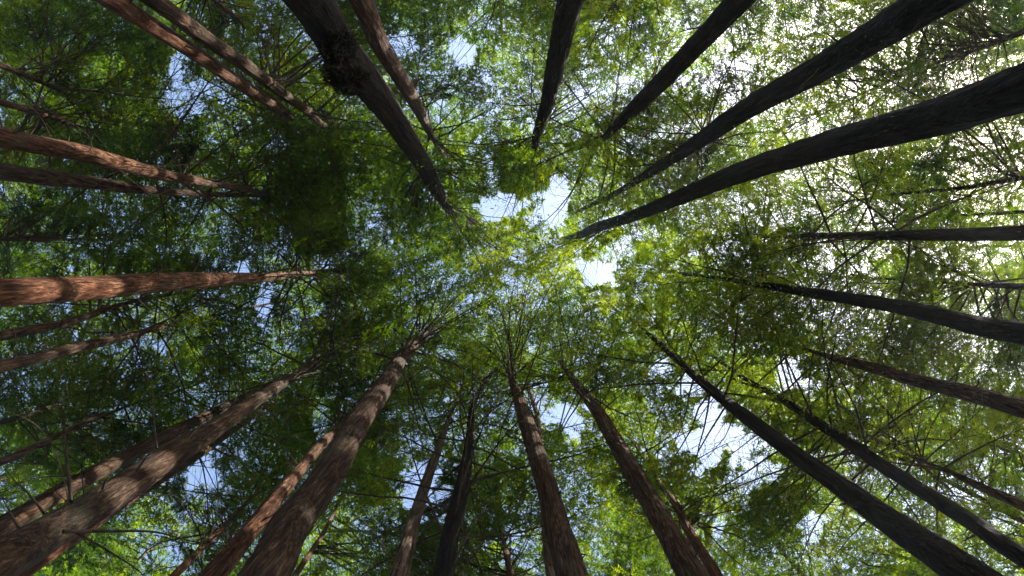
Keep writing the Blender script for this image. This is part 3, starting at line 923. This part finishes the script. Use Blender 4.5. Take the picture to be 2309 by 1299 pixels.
me = make_mesh("forest_foliage", V, [np.arange(len(V)).reshape(-1, 3)], LEAF, False, attr=("tint", np.full(len(V), .4)))
add("forest_foliage", me, kind="stuff")

# ------------------------------------------------------------------ limbs reaching into thin parts of the canopy
def coverage():
    cov = np.zeros(NCX * NCY)
    for f in ALLFOL:
        if f.n:
            f.merge()
            c, a = f.cells()
            cov += np.bincount(c[c >= 0], weights=a[c >= 0], minlength=NCX * NCY)
    return cov / CELL ** 2


cxs, cys = np.meshgrid(np.arange(NCX), np.arange(NCY))
want = np.zeros((NCY, NCX))
for ox in (0.2, 0.5, 0.8):
    for oy in (0.2, 0.5, 0.8):
        want += gap_value(((cxs + ox) * CELL).ravel(), ((cys + oy) * CELL).ravel()).reshape(NCY, NCX) / 9
base_want = np.interp((cxs + .5) * CELL, [0, 800, 1400, W], [3.0, 3.0, 2.7, 3.5]) + 2.2 * vnoise(np.stack([cxs.ravel() * .22, cys.ravel() * .22, np.zeros(cxs.size)], 1), 1, 21).reshape(NCY, NCX)
clump = vnoise(np.stack([cxs.ravel() * .19, cys.ravel() * .19, np.full(cxs.size, 3.)], 1), 1, 41) * .65 + vnoise(np.stack([cxs.ravel() * .45, cys.ravel() * .45, np.full(cxs.size, 3.)], 1), 1, 42) * .35
clump = np.clip((clump.reshape(NCY, NCX) - 0.34) / 0.34, 0, 1)
base_want = base_want * (0.72 + 0.75 * clump)
WANT = np.where(want > 0.62, 0, base_want * (1 - want))
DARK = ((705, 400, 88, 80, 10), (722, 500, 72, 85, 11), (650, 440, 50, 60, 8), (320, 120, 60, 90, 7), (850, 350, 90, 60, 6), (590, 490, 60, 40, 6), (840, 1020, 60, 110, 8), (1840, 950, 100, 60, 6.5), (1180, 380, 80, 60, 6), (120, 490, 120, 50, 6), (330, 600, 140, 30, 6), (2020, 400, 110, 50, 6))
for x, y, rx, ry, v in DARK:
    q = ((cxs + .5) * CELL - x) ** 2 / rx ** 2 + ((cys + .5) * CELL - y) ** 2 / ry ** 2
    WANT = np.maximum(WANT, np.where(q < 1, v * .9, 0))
WANT = WANT.ravel()
rr = np.random.default_rng(77)
nl = 0
for it in range(7):
    cov = coverage()
    need = np.where(WANT > 0.5, WANT - cov, 0)
    cells_ = np.argsort(-need)[:360]
    cells_ = [c for c in cells_ if need[c] > 0.5]
    if not cells_:
        break
    for c in cells_:
        cx, cy = (c % NCX + rr.random()) * CELL, (c // NCX + rr.random()) * CELL
        best = None
        for _ in range(5):
            h = rr.uniform(20, 38)
            Pt = unproj(cx, cy, h)
            for k, cr in enumerate(CROWNS):
                z = h - rr.uniform(0.6, 2.2)
                if z < cr['hb'] - 4 or z > cr['H'] - 1 or cr.get('nfill', 0) > (110 if len(cr['vis']) > 2 else 55):
                    continue
                a = np.array([np.interp(z, cr['full'][:, 2], cr['full'][:, j]) for j in range(4)])
                d = math.hypot(Pt[0] - a[0], Pt[1] - a[1])
                if 0.6 < d < 8.5 and (best is None or d < best[0]):
                    best = (d, k, a, Pt, z)
        if best is None:
            continue
        d, k, a, Pt, z = best
        cr = CROWNS[k]
        cr['nfill'] = cr.get('nfill', 0) + 1
        az = math.atan2(Pt[1] - a[1], Pt[0] - a[0])
        Ln = math.hypot(d, Pt[2] - z) * 1.25
        el = math.atan2(Pt[2] - z, d) + 0.12
        V, Fc = limb(a[:3], az + rr.normal(0, .05), el, Ln, 0.010 + 0.005 * Ln, -0.25, cr['rs'], nt_=16, start=0.5, fol=cr['fol'], dens=1.0, fine=1.0, tint=cr['tint'] - (0.6 if WANT[c] > 5.3 else 0) + (0.35 if math.hypot(cx - 1230, cy - 640) < 260 else 0))  # tint: shade painted into the dense masses, backlit glow painted in near the centre
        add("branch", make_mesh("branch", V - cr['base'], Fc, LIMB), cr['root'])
        nl += 1

# breaks in the canopy along the sun's path to the trunk stretches that the photograph shows in sunshine
SUNLIT = {3: [(1242, 262)], 4: [(985, 440), (958, 385)], 5: [(905, 168), (925, 205), (955, 262)],
          6: [(645, 256), (600, 225), (554, 197), (500, 160), (440, 122), (380, 85), (330, 55)], 7: [(716, 270), (600, 180)],
          8: [(40, 314), (90, 325), (140, 336), (200, 350), (255, 365), (310, 380), (370, 394), (450, 408)], 9: [(330, 428), (250, 420)],
          10: [(15, 645), (60, 645), (140, 640), (200, 638), (600, 625), (630, 622), (660, 620), (690, 617)],
          13: [(60, 935), (120, 917)], 14: [(200, 950), (160, 970), (90, 1000)], 16: [(60, 1150), (130, 1112), (220, 1065), (450, 940), (500, 918)],
          15: [(230, 1125), (330, 1065)], 17: [(454, 1020), (208, 1180), (100, 1245), (280, 1130)], 18: [(560, 1200), (590, 1160), (640, 1100), (672, 1064), (705, 1025), (735, 995)],
          19: [(955, 760), (925, 785), (895, 830), (850, 895), (810, 950), (760, 1030), (650, 1190)], 20: [(745, 1165), (715, 1220), (690, 1260)], 21: [(480, 1210), (440, 1250)],
          22: [(1000, 970), (985, 1020), (972, 1057), (945, 1135), (925, 1195), (910, 1240)], 25: [(1212, 1010), (1190, 960)], 27: [(1370, 960), (1395, 1010), (1450, 1090), (1330, 905)],
          28: [(1490, 1090), (1520, 1130), (1560, 1200)], 24: [(1142, 1250)]}
SHAFTS = []
for k, ptsl in SUNLIT.items():
    full = CROWNS[k]['full']
    fx, fy, fd = proj(full[:, :3])
    zz = np.linspace(full[2, 2], full[-1, 2], 400)
    ax = np.stack([np.interp(zz, full[:, 2], full[:, j]) for j in range(3)], 1)
    X, Y, _d = proj(ax)
    for (x, y) in ptsl:
        j = np.argmin((X - x) ** 2 + (Y - y) ** 2)
        SHAFTS.append((ax[j], rr.uniform(0.2, 0.45) * (1.25 if k in (8, 10, 18, 22) else 1)))
sdv = np.array(sun_dir)


def in_shaft(P):
    m = np.zeros(len(P), bool)
    for a, r in SHAFTS:
        q = P - a
        t = q @ sdv
        e = q - t[:, None] * sdv
        m |= (t > 0.3) & ((e * e).sum(1) < r * r)
    return m


# thin only where leaves lie many layers deep
cov = coverage()
CAP = np.interp((cxs + .5) * CELL, [0, 800, 1300, W], [4.6, 4.4, 3.6, 4.4])
CAP = CAP * (0.62 + 0.75 * clump)
for x, y, rx, ry, v in DARK:
    CAP = np.maximum(CAP, np.where(((cxs + .5) * CELL - x) ** 2 / rx ** 2 + ((cys + .5) * CELL - y) ** 2 / ry ** 2 < 1, v, 0))
CAP = np.where(((cxs + .5) * CELL - 1230) ** 2 + ((cys + .5) * CELL - 640) ** 2 < 190 ** 2, np.minimum(CAP, 3.3), CAP)
CAP = CAP.ravel()
kp = np.minimum(1, CAP / np.maximum(cov, .01))
raw = kept = offn = 0
TRUNKSEG = [v for cr in CROWNS for v in cr['vis'] if v[0][2] > 8]
for cr in CROWNS:
    f = cr['fol']
    if not f.n:
        continue
    c, a = f.cells()
    pr = np.where(c >= 0, kp[np.maximum(c, 0)], 1.0)
    keep = rr.random(len(pr)) < pr
    keep[in_shaft(f.V[0][f.T[0][:, 0]])] = False
    # crisp rims of the openings, and trunks kept free of leaves where they stand clear
    Vc = f.V[0][f.T[0]].mean(1)
    X, Y, _d = proj(Vc)
    inn = np.where(c >= 0)[0]
    gk = gap_value(X[inn], Y[inn])
    keep[inn] &= rr.random(len(inn)) > np.clip((gk - 0.5) * 2.2, 0, 0.985)
    zi = Vc[inn, 2]
    for (A_, ha_, B_, hb_) in TRUNKSEG:
        soft = 0.2 if B_[2] < 12 else 0.06
        dx, dy = B_[0] - A_[0], B_[1] - A_[1]
        l2 = dx * dx + dy * dy
        t_ = ((X[inn] - A_[0]) * dx + (Y[inn] - A_[1]) * dy) / l2
        dist = np.abs((X[inn] - A_[0]) * dy - (Y[inn] - A_[1]) * dx) / math.sqrt(l2)
        m_ = (t_ > 0) & (t_ < 1) & (dist < 0.5 * (A_[2] + (B_[2] - A_[2]) * t_)) & (zi < ha_ + (hb_ - ha_) * t_)
        m_ &= ~((X[inn] > 700) & (X[inn] < 850) & (Y[inn] > 70) & (Y[inn] < 220) & (zi > 9.5) & (zi < 13))
        keep[inn[m_]] &= rr.random(m_.sum()) < soft
    raw += len(pr); kept += keep.sum(); offn += (keep & (c < 0)).sum()
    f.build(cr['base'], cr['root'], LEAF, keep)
print("COVER mean", cov.mean(), "limbs added", nl, "low cells", (cov < 1.2).mean(), "raw", raw, "kept", kept, "off", offn)
tot = sum(len(o.data.polygons) for o in sc.objects if o.type == 'MESH')
for nm in ('trunk', 'branch', 'foliage', 'forest'):
    print(nm, sum(len(o.data.loops) - 2 * len(o.data.polygons) for o in sc.objects if o.type == 'MESH' and o.name.startswith(nm)))
print("POLYS", tot, "OBJS", len(sc.objects), "FILLER", placed)
